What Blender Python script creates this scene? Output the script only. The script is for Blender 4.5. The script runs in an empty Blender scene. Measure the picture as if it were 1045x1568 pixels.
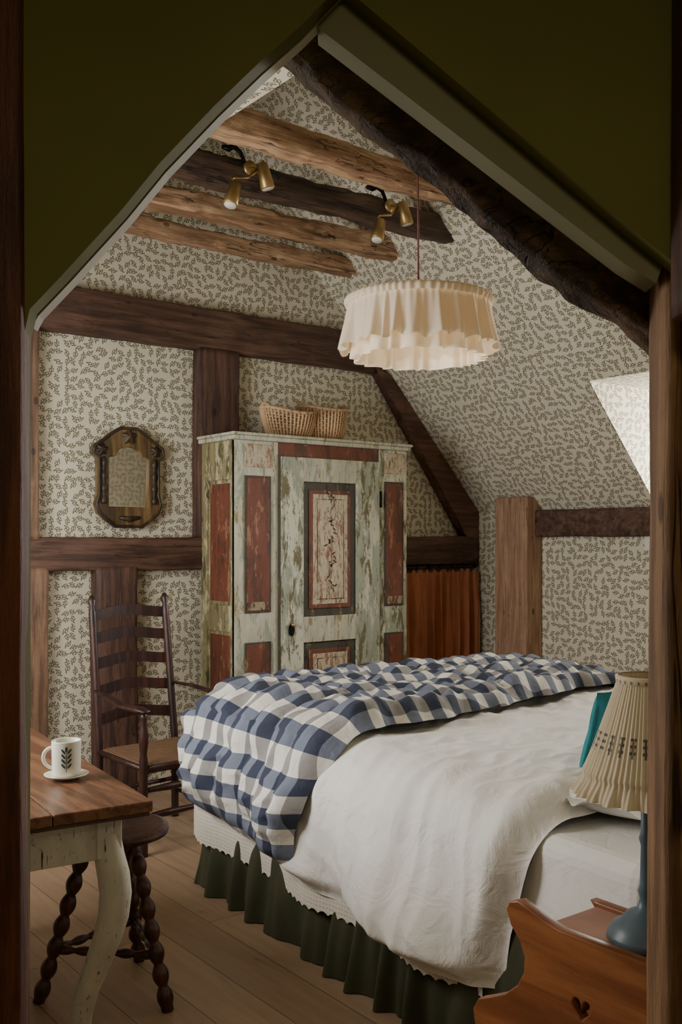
import bpy, math, random
from mathutils import Vector, Matrix, noise
random.seed(7)
pi=math.pi
scene=bpy.context.scene
# ------------------------------------------------------------ helpers
def link(o):
    scene.collection.objects.link(o); return o
def mesh_obj(name,verts,faces,mat=None,smooth=False,uvs=None):
    me=bpy.data.meshes.new(name); me.from_pydata([tuple(v) for v in verts],[],faces); me.update()
    if mat: me.materials.append(mat)
    if smooth:
        for p in me.polygons: p.use_smooth=True
    if uvs:
        l=me.uv_layers.new(name='UVMap')
        for lp in me.loops: l.data[lp.index].uv=uvs[lp.vertex_index]
    return link(bpy.data.objects.new(name,me))
def group(name,objs):
    mn=Vector((1e9,)*3); mx=Vector((-1e9,)*3)
    for o in objs:
        for v in o.data.vertices:
            for i in range(3):
                mn[i]=min(mn[i],v.co[i]); mx[i]=max(mx[i],v.co[i])
    L=Vector(((mn.x+mx.x)/2,(mn.y+mx.y)/2,mn.z))
    e=link(bpy.data.objects.new(name,None)); e.empty_display_size=.1; e.location=L
    for o in objs:
        o.parent=e; o.matrix_parent_inverse=Matrix.Translation(-L)
    return e
def box(name,lo,hi,mat,bev=0.0,xf=None):
    x0,y0,z0=lo; x1,y1,z1=hi
    vs=[(x0,y0,z0),(x1,y0,z0),(x1,y1,z0),(x0,y1,z0),(x0,y0,z1),(x1,y0,z1),(x1,y1,z1),(x0,y1,z1)]
    if xf: vs=[xf(Vector(v)) for v in vs]
    o=mesh_obj(name,vs,[(0,3,2,1),(4,5,6,7),(0,1,5,4),(1,2,6,5),(2,3,7,6),(3,0,4,7)],mat)
    if bev>0:
        m=o.modifiers.new('b','BEVEL'); m.width=bev; m.segments=2
    return o
def plate(name,outer,holes,org,ax,ay,th,mat,bev=0.0):
    """2D polygon with holes, extruded th along ax x ay"""
    cu=bpy.data.curves.new(name+'_c','CURVE'); cu.dimensions='2D'; cu.fill_mode='BOTH'; cu.extrude=th/2; cu.bevel_depth=bev; cu.bevel_resolution=1
    for pts in [outer]+holes:
        sp=cu.splines.new('POLY'); sp.points.add(len(pts)-1)
        for i,p in enumerate(pts): sp.points[i].co=(p[0],p[1],0,1)
        sp.use_cyclic_u=True
    t=bpy.data.objects.new(name+'_t',cu); link(t)
    bpy.context.view_layer.update()
    me=bpy.data.meshes.new_from_object(t.evaluated_get(bpy.context.evaluated_depsgraph_get()))
    bpy.data.objects.remove(t)
    ax=Vector(ax).normalized(); ay=Vector(ay).normalized(); n=ax.cross(ay); org=Vector(org)
    for v in me.vertices:
        v.co=org+ax*v.co.x+ay*v.co.y+n*v.co.z
    me.materials.clear(); me.materials.append(mat); me.name=name
    return link(bpy.data.objects.new(name,me))
def lathe(name,prof,c,mat,seg=40,rfun=None,xf=None):
    vs=[];fs=[];uv=[]
    n=len(prof)
    for i,(r,z) in enumerate(prof):
        for j in range(seg):
            a=2*pi*j/seg
            rr=r if rfun is None else rfun(r,i/(n-1),a)
            p=Vector((rr*math.cos(a),rr*math.sin(a),z))
            vs.append(xf(p) if xf else Vector(c)+p); uv.append((j/seg,i/(n-1)))
    for i in range(n-1):
        for j in range(seg):
            k=(j+1)%seg
            fs.append((i*seg+j,i*seg+k,(i+1)*seg+k,(i+1)*seg+j))
    return mesh_obj(name,vs,fs,mat,True,uv)
def tube(name,pts,rad,mat,seg=10,closed=False,flat=1.0):
    pts=[Vector(p) for p in pts]; n=len(pts)
    if not hasattr(rad,'__len__'): rad=[rad]*n
    vs=[];fs=[]
    t0=(pts[1]-pts[0]).normalized()
    up=Vector((0,0,1)) if abs(t0.z)<.9 else Vector((1,0,0))
    nx=t0.cross(up).normalized()
    for i in range(n):
        if closed: t=(pts[(i+1)%n]-pts[i-1]).normalized()
        else: t=(pts[min(i+1,n-1)]-pts[max(i-1,0)]).normalized()
        nx=(nx-t*nx.dot(t)).normalized(); ny=t.cross(nx)
        for j in range(seg):
            a=2*pi*j/seg
            vs.append(pts[i]+nx*math.cos(a)*rad[i]+ny*math.sin(a)*rad[i]*flat)
    for i in range(n if closed else n-1):
        k=(i+1)%n
        for j in range(seg):
            l=(j+1)%seg
            fs.append((i*seg+j,i*seg+l,k*seg+l,k*seg+j))
    if not closed:
        fs.append(tuple(range(seg-1,-1,-1))); fs.append(tuple((n-1)*seg+j for j in range(seg)))
    return mesh_obj(name,vs,fs,mat,True)
def join(name,objs):
    vs=[];fs=[]
    mats=[];mi=[];sm=[]
    for o in objs:
        b=len(vs); vs+= [v.co.copy() for v in o.data.vertices]
        m=o.data.materials[0]
        if m not in mats: mats.append(m)
        for p in o.data.polygons:
            fs.append(tuple(b+i for i in p.vertices)); mi.append(mats.index(m)); sm.append(p.use_smooth)
    for o in objs: bpy.data.objects.remove(o)
    r=mesh_obj(name,vs,fs)
    for m in mats: r.data.materials.append(m)
    for p,i,s in zip(r.data.polygons,mi,sm): p.material_index=i; p.use_smooth=s
    return r
def beam(name,p0,p1,w,h,mat,amp=.006,seed=0,n=5.0,taper=1.0,fr=5.0,seg=None,bow=0.0,side=None):
    """rough hewn timber; w = horizontal-ish size, h = other"""
    p0=Vector(p0);p1=Vector(p1); L=(p1-p0).length; t=(p1-p0)/L
    up=Vector((0,0,1)) if abs(t.z)<.85 else Vector((0,1,0))
    if side: ax=Vector(side); ax=(ax-t*ax.dot(t)).normalized()
    else: ax=t.cross(up).normalized()
    ay=ax.cross(t)
    seg=seg or max(12,int(L/.03)); C=24
    vs=[];fs=[]
    for i in range(seg+1):
        f=i/seg; s=1+(taper-1)*f
        c=p0+t*L*f+ay*bow*math.sin(pi*f)
        for j in range(C):
            a=2*pi*(j+.5)/C; ca=math.cos(a); sa=math.sin(a)
            x=math.copysign(abs(ca)**(2/n),ca)*w/2*s; y=math.copysign(abs(sa)**(2/n),sa)*h/2*s
            q=c+ax*x+ay*y
            loc=Vector((L*f*fr,x*14+seed*3.1,y*14+seed))
            k=noise.noise(loc)*amp+noise.noise(loc*3.3)*amp*.5
            k+=noise.noise(Vector((L*f*1.5,seed*7.3+(1 if x>0 else 0),2 if y>0 else 0)))*amp*1.2
            if amp>.009:
                k-=max(0,noise.noise(Vector((L*f*2.5,x*60+seed,y*60)))-.15)*amp*3
                k-=max(0,noise.noise(Vector((L*f*9,x*25+seed,y*25+5)))-.25)*amp*3
            d=(ax*x/(w)+ay*y/(h)); d.normalize()
            vs.append(q+d*k)
    for i in range(seg):
        for j in range(C):
            k=(j+1)%C
            fs.append((i*C+j,i*C+k,(i+1)*C+k,(i+1)*C+j))
    fs.append(tuple(range(C-1,-1,-1))); fs.append(tuple(seg*C+j for j in range(C)))
    o=mesh_obj(name,vs,fs,mat,True)
    for p in o.data.polygons[-2:]: p.use_smooth=False
    return o
# ------------------------------------------------------------ materials
def newmat(name,rough=.7):
    m=bpy.data.materials.new(name); m.use_nodes=True; nt=m.node_tree
    b=nt.nodes['Principled BSDF']; b.inputs['Roughness'].default_value=rough
    return m,nt,b
def coord(nt,scale=(1,1,1),kind='Object',rot=(0,0,0)):
    c=nt.nodes.new('ShaderNodeTexCoord'); mp=nt.nodes.new('ShaderNodeMapping')
    mp.inputs['Scale'].default_value=scale; mp.inputs['Rotation'].default_value=rot
    nt.links.new(c.outputs[kind],mp.inputs['Vector']); return mp.outputs[0]
def nz(nt,vec,scale,detail=4,rough=.55,dist=0):
    n=nt.nodes.new('ShaderNodeTexNoise'); n.inputs['Scale'].default_value=scale; n.inputs['Detail'].default_value=detail
    n.inputs['Roughness'].default_value=rough; n.inputs['Distortion'].default_value=dist
    nt.links.new(vec,n.inputs['Vector']); return n.outputs['Fac']
def ramp(nt,fac,stops,interp='LINEAR'):
    r=nt.nodes.new('ShaderNodeValToRGB'); r.color_ramp.interpolation=interp
    el=r.color_ramp.elements
    while len(el)>1: el.remove(el[-1])
    el[0].position=stops[0][0]; el[0].color=(*stops[0][1],1)
    for p,c in stops[1:]:
        e=el.new(p); e.color=(*c,1)
    nt.links.new(fac,r.inputs[0]); return r.outputs[0]
def M(nt,op,a,b=None,c=None):
    n=nt.nodes.new('ShaderNodeMath'); n.operation=op
    for i,v in enumerate((a,b,c)):
        if v is None: continue
        if isinstance(v,(int,float)): n.inputs[i].default_value=v
        else: nt.links.new(v,n.inputs[i])
    return n.outputs[0]
def mix(nt,f,a,b,mode='MIX'):
    n=nt.nodes.new('ShaderNodeMix'); n.data_type='RGBA'; n.blend_type=mode
    if isinstance(f,(int,float)): n.inputs[0].default_value=f
    else: nt.links.new(f,n.inputs[0])
    for i,v in ((6,a),(7,b)):
        if isinstance(v,tuple): n.inputs[i].default_value=(*v,1)
        else: nt.links.new(v,n.inputs[i])
    return n.outputs[2]
def bump(nt,b,h,st=.3,dist=.01):
    n=nt.nodes.new('ShaderNodeBump'); n.inputs['Strength'].default_value=st; n.inputs['Distance'].default_value=dist
    nt.links.new(h,n.inputs['Height']); nt.links.new(n.outputs[0],b.inputs['Normal'])
def S(c): # sRGB 0-255 -> linear
    return tuple(((v/255)/12.92 if v/255<=.04045 else ((v/255+.055)/1.055)**2.4) for v in c)
def wood(name,c1,c2,axis=0,rough=.6,bm=.5,sc=1.0,con=1.0,cracks=0):
    m,nt,b=newmat(name,rough)
    s=[12*sc]*3; s[axis]=.9*sc
    v=coord(nt,tuple(s))
    n1=nz(nt,v,2.0,8,.62,.7); v2=coord(nt,tuple(x*5 for x in s)); n2=nz(nt,v2,3,4,.7,.3)
    k=1-.4*con
    dk=tuple(x*k for x in c1)
    col=ramp(nt,n1,[(.30,dk),(.44,c1),(.60,c2),(.8,tuple(min(1,x*1.12) for x in c2))])
    g=ramp(nt,n2,[(.3,(.7,.66,.63)),(.55,(1,1,1))])
    col=mix(nt,.6*con,col,g,'MULTIPLY')
    vk=coord(nt,(2.6,2.6,2.6)); n3=nz(nt,vk,2,5,.65)
    col=mix(nt,.6*con,col,ramp(nt,n3,[(.3,(.5,.47,.45)),(.58,(1,1,1))]),'MULTIPLY')
    h=M(nt,'ADD',n1,n2)
    if cracks:
        sx=[15]*3; sx[axis]=.8
        cr=nz(nt,coord(nt,tuple(sx)),1.5,3,.5,.8)
        cr2=ramp(nt,M(nt,'ABSOLUTE',M(nt,'SUBTRACT',cr,.5)),[(.0,(0,0,0)),(.007*cracks,(.15,.13,.12)),(.014*cracks,(1,1,1))])
        msk=ramp(nt,nz(nt,coord(nt,(3,3,3)),1.5,2),[(.46,(0,0,0)),(.56,(.85,.85,.85))])
        col=mix(nt,msk,col,mix(nt,1,col,cr2,'MULTIPLY')); h=M(nt,'ADD',h,M(nt,'MULTIPLY',cr2,.8))
        # old peg holes and knots
        vo=nt.nodes.new('ShaderNodeTexVoronoi'); vo.inputs['Scale'].default_value=7; sy=[1]*3; sy[axis]=.6
        nt.links.new(coord(nt,tuple(sy)),vo.inputs['Vector'])
        kn=ramp(nt,vo.outputs['Distance'],[(.07,(.22,.18,.15)),(.11,(1,1,1))]); col=mix(nt,.8,col,kn,'MULTIPLY')
    nt.links.new(col,b.inputs['Base Color'])
    bump(nt,b,h,bm,.008)
    return m
def plain(name,c,rough=.6,metal=0,nb=0,nsc=60,var=.12,wr=0):
    m,nt,b=newmat(name,rough); b.inputs['Metallic'].default_value=metal
    v=coord(nt); n=nz(nt,v,6,4)
    col=ramp(nt,n,[(.3,tuple(x*(1-var) for x in c)),(.7,tuple(min(1,x*(1+var)) for x in c))])
    nt.links.new(col,b.inputs['Base Color'])
    if wr:
        w1=nz(nt,v,9,5,.55,1.5); bump(nt,b,M(nt,'ADD',M(nt,'MULTIPLY',w1,1.0),M(nt,'MULTIPLY',nz(nt,v,nsc,2),.06)),wr,.02)
    elif nb: bump(nt,b,nz(nt,v,nsc,3),nb,.004)
    return m
def distress(name,base,cols,th=.5,sc=1.0,rough=.65):
    m,nt,b=newmat(name,rough)
    big=nz(nt,coord(nt,(5*sc,5*sc,1.6*sc)),1.5,8,.72,.5)
    v=coord(nt,(5*sc,5*sc,1.6*sc))
    c=ramp(nt,nz(nt,v,4,5),[(.3,tuple(x*.72 for x in base)),(.7,base)])
    for i,u in enumerate(cols):
        vv=coord(nt,(7*sc,7*sc,2.0*sc),rot=(0,0,.7*i+.3)); 
        f=ramp(nt,nz(nt,vv,1.6+1.1*i,9,.75,.3),[(th+.03*i,(0,0,0)),(th+.03*i+.03,(1,1,1))])
        c=mix(nt,f,c,u)
    vs=coord(nt,(60,60,4)); f=ramp(nt,nz(nt,vs,1.4,4,.7),[(.63,(0,0,0)),(.67,(1,1,1))])
    c=mix(nt,f,c,S((70,48,30)))
    f=ramp(nt,nz(nt,coord(nt,(30,30,14)),2,6,.8),[(.60,(0,0,0)),(.64,(.8,.8,.8))])
    c=mix(nt,f,c,S((92,70,48)))
    nt.links.new(c,b.inputs['Base Color']); bump(nt,b,big,.35,.004)
    return m
# wallpaper: small repeating sprigs
def wallpaper(name):
    m,nt,b=newmat(name,.85)
    c=nt.nodes.new('ShaderNodeTexCoord').outputs['UV']
    sc=22
    vo=nt.nodes.new('ShaderNodeTexVoronoi'); vo.voronoi_dimensions='2D'; vo.inputs['Scale'].default_value=sc
    vo.inputs['Randomness'].default_value=.6; nt.links.new(c,vo.inputs['Vector'])
    sb=nt.nodes.new('ShaderNodeVectorMath'); sb.operation='SUBTRACT'; nt.links.new(c,sb.inputs[0]); nt.links.new(vo.outputs['Position'],sb.inputs[1])
    ms=nt.nodes.new('ShaderNodeVectorMath'); ms.operation='SCALE'; ms.inputs[3].default_value=sc; nt.links.new(sb.outputs[0],ms.inputs[0])
    sx=nt.nodes.new('ShaderNodeSeparateXYZ'); nt.links.new(vo.outputs['Color'],sx.inputs[0])
    rt=nt.nodes.new('ShaderNodeVectorRotate'); rt.rotation_type='Z_AXIS'; nt.links.new(ms.outputs[0],rt.inputs['Vector']); nt.links.new(M(nt,'MULTIPLY',sx.outputs[0],6.283),rt.inputs['Angle'])
    p=nt.nodes.new('ShaderNodeSeparateXYZ'); nt.links.new(rt.outputs[0],p.inputs[0])
    x,y=p.outputs[0],p.outputs[1]
    # curved stem
    d=M(nt,'ABSOLUTE',M(nt,'SUBTRACT',y,M(nt,'MULTIPLY',M(nt,'SINE',M(nt,'MULTIPLY',x,6.0)),.13)))
    w=M(nt,'MULTIPLY',M(nt,'SUBTRACT',1,M(nt,'MULTIPLY',M(nt,'MULTIPLY',x,x),3.6)),.075)
    mk=M(nt,'LESS_THAN',d,w)
    # rounded leaves along it
    for (ox,oy,sh) in ((-.24,.10,.9),(.24,-.10,.9),(-.04,-.20,-.8),(.06,.22,-.8),(.40,.22,.6),(-.40,-.22,.6)):
        dx=M(nt,'SUBTRACT',x,ox); dy=M(nt,'SUBTRACT',M(nt,'SUBTRACT',y,oy),M(nt,'MULTIPLY',dx,sh))
        q=M(nt,'ADD',M(nt,'MULTIPLY',M(nt,'MULTIPLY',dx,dx),62),M(nt,'MULTIPLY',M(nt,'MULTIPLY',dy,dy),90))
        mk=M(nt,'MAXIMUM',mk,M(nt,'LESS_THAN',q,1))
    v=coord(nt); tone=ramp(nt,nz(nt,v,1.2,3),[(.3,(.94,.93,.91)),(.7,(1,1,1))])
    col=mix(nt,mk,S((218,211,190)),S((122,115,88)))
    col=mix(nt,1,col,tone,'MULTIPLY')
    nt.links.new(col,b.inputs['Base Color'])
    return m
WP=wallpaper('wallpaper')
W_DARK=wood('oak_dark',S((78,54,42)),S((112,82,66)),0,cracks=.6)
W_DARKV=wood('oak_dark_v',S((72,48,38)),S((106,74,60)),2,cracks=.6)
W_BLK=wood('oak_black',S((70,52,40)),S((112,86,66)),0,.55,.9,cracks=1.2)
W_FORE=wood('oak_foreground',S((80,60,44)),S((128,98,72)),0,.6,.9,1,1,cracks=1.2)
W_BRN=wood('oak_brown',S((108,80,60)),S((148,114,86)),2,cracks=.6)
W_ORG=wood('pine_orange',S((168,128,94)),S((214,178,140)),0,.7,.8,1,.9,cracks=1.1)
W_ORG2=wood('pine_post',S((154,118,92)),S((182,146,116)),2,.65,.3,1.6,.6,cracks=.5)
W_RED=wood('jamb_red',S((90,50,30)),S((128,74,44)),2,.6,.5)
W_POST=wood('jamb_brown',S((140,102,70)),S((186,142,102)),2,.6,.6,1,.9,cracks=.8)
W_CHAIR=wood('chair_wood',S((46,26,22)),S((72,40,32)),2,.4,.2)
W_STOOL=wood('stool_wood',S((62,32,20)),S((96,52,32)),2,.35,.2)
W_TABLE=wood('table_top',S((104,68,48)),S((136,94,66)),1,.25,.2,1,.8)
W_SIDE=wood('bedside_wood',S((134,78,44)),S((162,102,60)),1,.35,.08,.7,.5)
CREAMP=distress('cream_paint',S((206,200,180)),[S((140,124,100))],.72)
OLIVE=plain('olive_paint',S((110,106,44)),.75,nb=.1,nsc=20,var=.05)
OLIVE_L=plain('olive_paint_light',S((134,130,94)),.75,var=.08)
EDGE=plain('cream_edge',S((226,222,208)),.7)
WHITEC=plain('white_linen',S((238,234,227)),.9,nsc=350,var=.02,wr=.5)
SHEET=plain('white_sheet',S((238,235,228)),.9,nsc=350,var=.02,wr=.3)
GREEN=plain('green_valance',S((62,62,40)),.9,nb=.2,nsc=300)
TEAL=plain('teal_cushion_fabric',S((36,124,132)),.85,nb=.3,nsc=250,var=.3)
RUST=plain('rust_curtain_fabric',S((172,108,74)),.85,nb=.2,nsc=200,var=.15)
BRASS=plain('brass',S((192,164,114)),.4,1.0)
IRON=plain('iron',S((24,22,20)),.5,.8)
CERAM=plain('cream_ceramic',S((226,222,206)),.25,var=.02)
MOTIF=plain('mug_motif',S((58,82,90)),.4)
BLUEG=plain('blue_grey_paint',S((82,98,108)),.4,var=.1)
MARBLE=plain('pink_marble',S((178,132,114)),.3,var=.25)
CORD=plain('cord',S((100,40,36)),.6)
PLASTER=plain('landing_plaster',S((110,106,60)),.8)
m,nt,b=newmat('mirror_glass',.03); b.inputs['Metallic'].default_value=1; b.inputs['Base Color'].default_value=(.96,.96,.94,1); MIR=m
# shade fabric
m,nt,b=newmat('shade_fabric',.9)
tr=nt.nodes.new('ShaderNodeBsdfTranslucent'); mx=nt.nodes.new('ShaderNodeMixShader'); mx.inputs[0].default_value=.35
b.inputs['Base Color'].default_value=(*S((236,226,208)),1); tr.inputs[0].default_value=(*S((240,218,184)),1)
nt.links.new(b.outputs[0],mx.inputs[1]); nt.links.new(tr.outputs[0],mx.inputs[2]); nt.links.new(mx.outputs[0],nt.nodes['Material Output'].inputs[0]); SHADE=m
# lamp fabric with motif
m,nt,b=newmat('lamp_fabric',.9)
uv=nt.nodes.new('ShaderNodeTexCoord').outputs['UV']; sp=nt.nodes.new('ShaderNodeSeparateXYZ'); nt.links.new(uv,sp.inputs[0])
def cell(n_,o): return M(nt,'ABSOLUTE',M(nt,'SUBTRACT',M(nt,'FRACT',M(nt,'ADD',M(nt,'MULTIPLY',sp.outputs[0],n_),o)),.5))
cc=cell(26,0)
dv=M(nt,'ABSOLUTE',M(nt,'SUBTRACT',sp.outputs[1],.46))
cross=M(nt,'MAXIMUM',M(nt,'MULTIPLY',M(nt,'LESS_THAN',cc,.09),M(nt,'LESS_THAN',dv,.075)),M(nt,'MULTIPLY',M(nt,'LESS_THAN',cc,.24),M(nt,'LESS_THAN',M(nt,'ABSOLUTE',M(nt,'SUBTRACT',M(nt,'FRACT',M(nt,'MULTIPLY',sp.outputs[1],20)),.5)),.22)))
k=M(nt,'MULTIPLY',cross,M(nt,'LESS_THAN',dv,.075))
nt.links.new(mix(nt,k,S((212,196,168)),S((112,106,96))),b.inputs['Base Color']); LAMPF=m
# gingham
m,nt,b=newmat('gingham',.9)
uv=nt.nodes.new('ShaderNodeTexCoord').outputs['UV']; sp=nt.nodes.new('ShaderNodeSeparateXYZ'); nt.links.new(uv,sp.inputs[0])
P=.112
fu=M(nt,'LESS_THAN',M(nt,'FRACT',M(nt,'DIVIDE',M(nt,'ADD',sp.outputs[0],5),P)),.5)
fv=M(nt,'LESS_THAN',M(nt,'FRACT',M(nt,'DIVIDE',M(nt,'ADD',sp.outputs[1],5),P)),.5)
c=mix(nt,fu,S((222,217,207)),S((110,116,132)))
c2=mix(nt,fu,S((144,140,136)),S((50,56,74)))
c=mix(nt,fv,c,c2)
nt.links.new(c,b.inputs['Base Color']); bump(nt,b,nz(nt,coord(nt),14,4,.6,1),.4,.016); GING=m
# eyelet coverlet
m,nt,b=newmat('eyelet_coverlet',.9)
uv=nt.nodes.new('ShaderNodeTexCoord').outputs['UV']; vo=nt.nodes.new('ShaderNodeTexVoronoi'); vo.inputs['Scale'].default_value=70; vo.inputs['Randomness'].default_value=.15; nt.links.new(uv,vo.inputs['Vector'])
nt.links.new(ramp(nt,vo.outputs['Distance'],[(.15,S((196,184,166))),(.3,S((226,218,204)))]),b.inputs['Base Color']); bump(nt,b,vo.outputs['Distance'],.4,.004); EYE=m
# rush + wicker
m,nt,b=newmat('rush',.7)
w=nt.nodes.new('ShaderNodeTexWave'); w.inputs['Scale'].default_value=40; w.inputs['Distortion'].default_value=1.5; nt.links.new(coord(nt),w.inputs['Vector'])
nt.links.new(ramp(nt,w.outputs['Fac'],[(.2,S((88,60,42))),(.7,S((150,114,80)))]),b.inputs['Base Color']); bump(nt,b,w.outputs['Fac'],.8,.005); RUSH=m
WICK=plain('wicker',S((150,116,82)),.6,var=.4); WICK2=plain('wicker_light',S((196,162,124)),.6,var=.35)
# floor
m,nt,b=newmat('oak_floor',.45)
v=coord(nt,(1,1,1),rot=(0,0,pi/2)); br=nt.nodes.new('ShaderNodeTexBrick'); nt.links.new(v,br.inputs['Vector'])
br.inputs['Scale'].default_value=1; br.inputs['Brick Width'].default_value=2.2; br.inputs['Row Height'].default_value=.19; br.inputs['Mortar Size'].default_value=.0018
br.inputs['Color1'].default_value=(*S((178,150,122)),1); br.inputs['Color2'].default_value=(*S((160,132,106)),1); br.inputs['Mortar'].default_value=(*S((96,76,58)),1)
g=nz(nt,coord(nt,(14,1.2,1)),2,6,.6,1); col=mix(nt,.45,br.outputs[0],ramp(nt,g,[(.3,(.62,.57,.52)),(.6,(1,1,1))]),'MULTIPLY')
kn=nz(nt,coord(nt,(5,2,1)),1.3,2); col=mix(nt,1,col,ramp(nt,kn,[(.24,(.4,.33,.27)),(.32,(1,1,1))]),'MULTIPLY')
nt.links.new(col,b.inputs['Base Color']); bump(nt,b,g,.15,.004); FLOOR=m
# ------------------------------------------------------------ room shell (metres, floor z=0)
GY=5.2; RX=5.18; LX=.35; NY=.68; KZ=1.65; RID=(3.0,4.03); FLZ=3.0; FLX=1.9
def quad(name,pts,uvs,mat=WP): return mesh_obj(name,pts,[tuple(range(len(pts)))],mat,False,uvs)
gp=[(LX,0),(RX,0),(RX,KZ),RID,(FLX,FLZ),(LX,FLZ)]
quad('wall_back',[(x,GY,z) for x,z in gp],gp)
npol=[(1.14,0),(RX,0),(RX,KZ),RID,(FLX,FLZ),(1.14,FLZ)]
quad('wall_near',[(x,NY,z) for x,z in npol][::-1],npol[::-1])
quad('wall_right',[(RX,NY,0),(RX,GY,0),(RX,GY,KZ),(RX,NY,KZ)],[(NY,0),(GY,0),(GY,KZ),(NY,KZ)])
# right slope with dormer opening
DX,DZ=4.54,1.65+(5.18-4.54)*2.38/2.18; D0,D1=2.2,3.61; DW=5.8
sl=lambda x:KZ+(RX-x)*2.38/2.18
def sq(x0,x1,y0,y1):
    f=math.hypot(1,2.38/2.18)
    return [(x0,y0,sl(x0)),(x1,y0,sl(x1)),(x1,y1,sl(x1)),(x0,y1,sl(x0))],[(y0,-x0*f),(y0,-x1*f),(y1,-x1*f),(y1,-x0*f)]
vs=[];uv=[];fs=[]
for a in ((3.0,DX,NY,GY),(DX,RX,D1,GY),(DX,RX,NY,D0)):
    p,u=sq(*a); fs.append(tuple(range(len(vs),len(vs)+4))); vs+=p; uv+=u
mesh_obj('ceiling_slope_right',vs,fs,WP,False,uv)
vs=[];uv=[];fs=[]
def addq(p,u): fs.append(tuple(range(len(vs),len(vs)+len(p)))); vs.extend(p); uv.extend(u)
for y in (D0,D1):
    pl=[(DX,DZ),(RX,KZ),(DW,KZ),(DW,DZ)]; addq([(x,y,z) for x,z in pl],pl)
addq([(DX,D0,DZ),(DW,D0,DZ),(DW,D1,DZ),(DX,D1,DZ)],[(DX,D0),(DW,D0),(DW,D1),(DX,D1)])
mesh_obj('wall_dormer',vs,fs,WP,False,uv)
quad('trim_dormer_sill',[(RX,D0,KZ),(DW,D0,KZ),(DW,D1,KZ),(RX,D1,KZ)],[(0,0)]*4,EDGE)
# dormer window frame
wp=[box('frame_v',(DW-.04,y,KZ),(DW,y+.05,DZ),EDGE) for y in (D0,D0+.68,D1-.05)]
wp+=[box('frame_h',(DW-.04,D0,z),(DW,D1,z+.05),EDGE) for z in (KZ,DZ-.05)]
group('window_1',wp)
quad('ceiling_slope_left',[(FLX,NY,FLZ),(3.0,NY,4.03),(3.0,GY,4.03),(FLX,GY,FLZ)],[(0,NY),(1.5,NY),(1.5,GY),(0,GY)])
quad('ceiling_flat',[(LX,.6,FLZ),(FLX,.6,FLZ),(FLX,GY,FLZ),(LX,GY,FLZ)],[(LX,.6),(FLX,.6),(FLX,GY),(LX,GY)])
# left wall with window opening
WY0,WY1,WZ0,WZ1=2.7,4.5,.95,2.25
vs=[];uv=[];fs=[]
for y0,y1,z0,z1 in ((1.3,GY,0,WZ0),(1.3,GY,WZ1,FLZ),(1.3,WY0,WZ0,WZ1),(WY1,GY,WZ0,WZ1)):
    addq([(LX,y0,z0),(LX,y1,z0),(LX,y1,z1),(LX,y0,z1)],[(y0,z0),(y1,z0),(y1,z1),(y0,z1)])
mesh_obj('wall_left',vs,fs,WP,False,uv)
wp=[box('frame_v',(LX-.06,y,WZ0),(LX,y+.05,WZ1),EDGE) for y in (WY0,(WY0+WY1)/2,WY1-.05)]
wp+=[box('frame_h',(LX-.06,WY0,z),(LX,WY1,z+.05),EDGE) for z in (WZ0,WZ1-.05)]
group('window_2',wp)
mesh_obj('floor',[(-1.6,-1.6,0),(RX,-1.6,0),(RX,GY,0),(-1.6,GY,0)],[(0,1,2,3)],FLOOR)
# ------------------------------------------------------------ doorway partition, local frame (r,d,z) set across the landing
YAW=math.radians(37.5); FW=Vector((math.sin(YAW),math.cos(YAW),0)); RT=Vector((math.cos(YAW),-math.sin(YAW),0)); UP=Vector((0,0,1))
def loc(r,d,z): return RT*r+FW*d+UP*z
outer=[(-.53,0),(-.395,0),(-.393,1.70),(-.385,1.735),(-.344,1.778),(-.272,1.857),(-.223,1.917),(-.156,1.987),(-.101,2.04),(-.052,2.083),(0,2.136),(.361,1.833),(.44,1.77),(.44,0),(.475,0),(.475,FLZ),(-.53,FLZ)]
plate('wall_partition',outer,[],loc(0,1.245,0),RT,UP,.03,OLIVE)
# reveal edge on the left rake, its lit brightness put into the pale colour
ed=[(-.393,1.72),(-.385,1.735),(-.344,1.778),(-.272,1.857),(-.223,1.917),(-.156,1.987),(-.101,2.04),(-.052,2.083),(0,2.136)]
vs=[];fs=[]
for r,z in ed:
    vs+= [loc(r+.001,1.262,z-.001),loc(r+.001,1.285,z-.001),loc(r-.012,1.285,z+.014),loc(r-.012,1.262,z+.014)]
for i in range(len(ed)-1):
    for j in range(4):
        k=(j+1)%4; fs.append((i*4+j,(i+1)*4+j,(i+1)*4+k,i*4+k))
mesh_obj('rake_left_lit_edge',vs,fs,EDGE,False)
# light olive soffit band on the right rake
bp_=[(0,2.136+.03),(.361,1.833+.03),(.42,1.83),(.40,1.775),(.36,1.80),(-.03,2.10)]
plate('trim_rake_right',bp_,[],loc(0,1.285,0),RT,UP,.045,OLIVE_L)
beam('trim_doorway_rafter',loc(-.115,1.37,2.187),loc(.47,1.37,1.722),.06,.080,W_FORE,.011,3,3.5,1.12,9,120,side=FW)
beam('trim_door_post_left',loc(-.455,1.236,0),loc(-.455,1.236,2.6),.046,.126,W_RED,.002,5,8,side=FW)
beam('trim_door_post_right',loc(.477,1.31,0),loc(.477,1.31,1.88),.09,.125,W_POST,.003,6,8,side=FW)
beam('trim_door_post_upper',loc(.475,1.20,1.72),loc(.475,1.20,2.6),.05,.14,W_RED,.003,8,8,side=FW)
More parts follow.
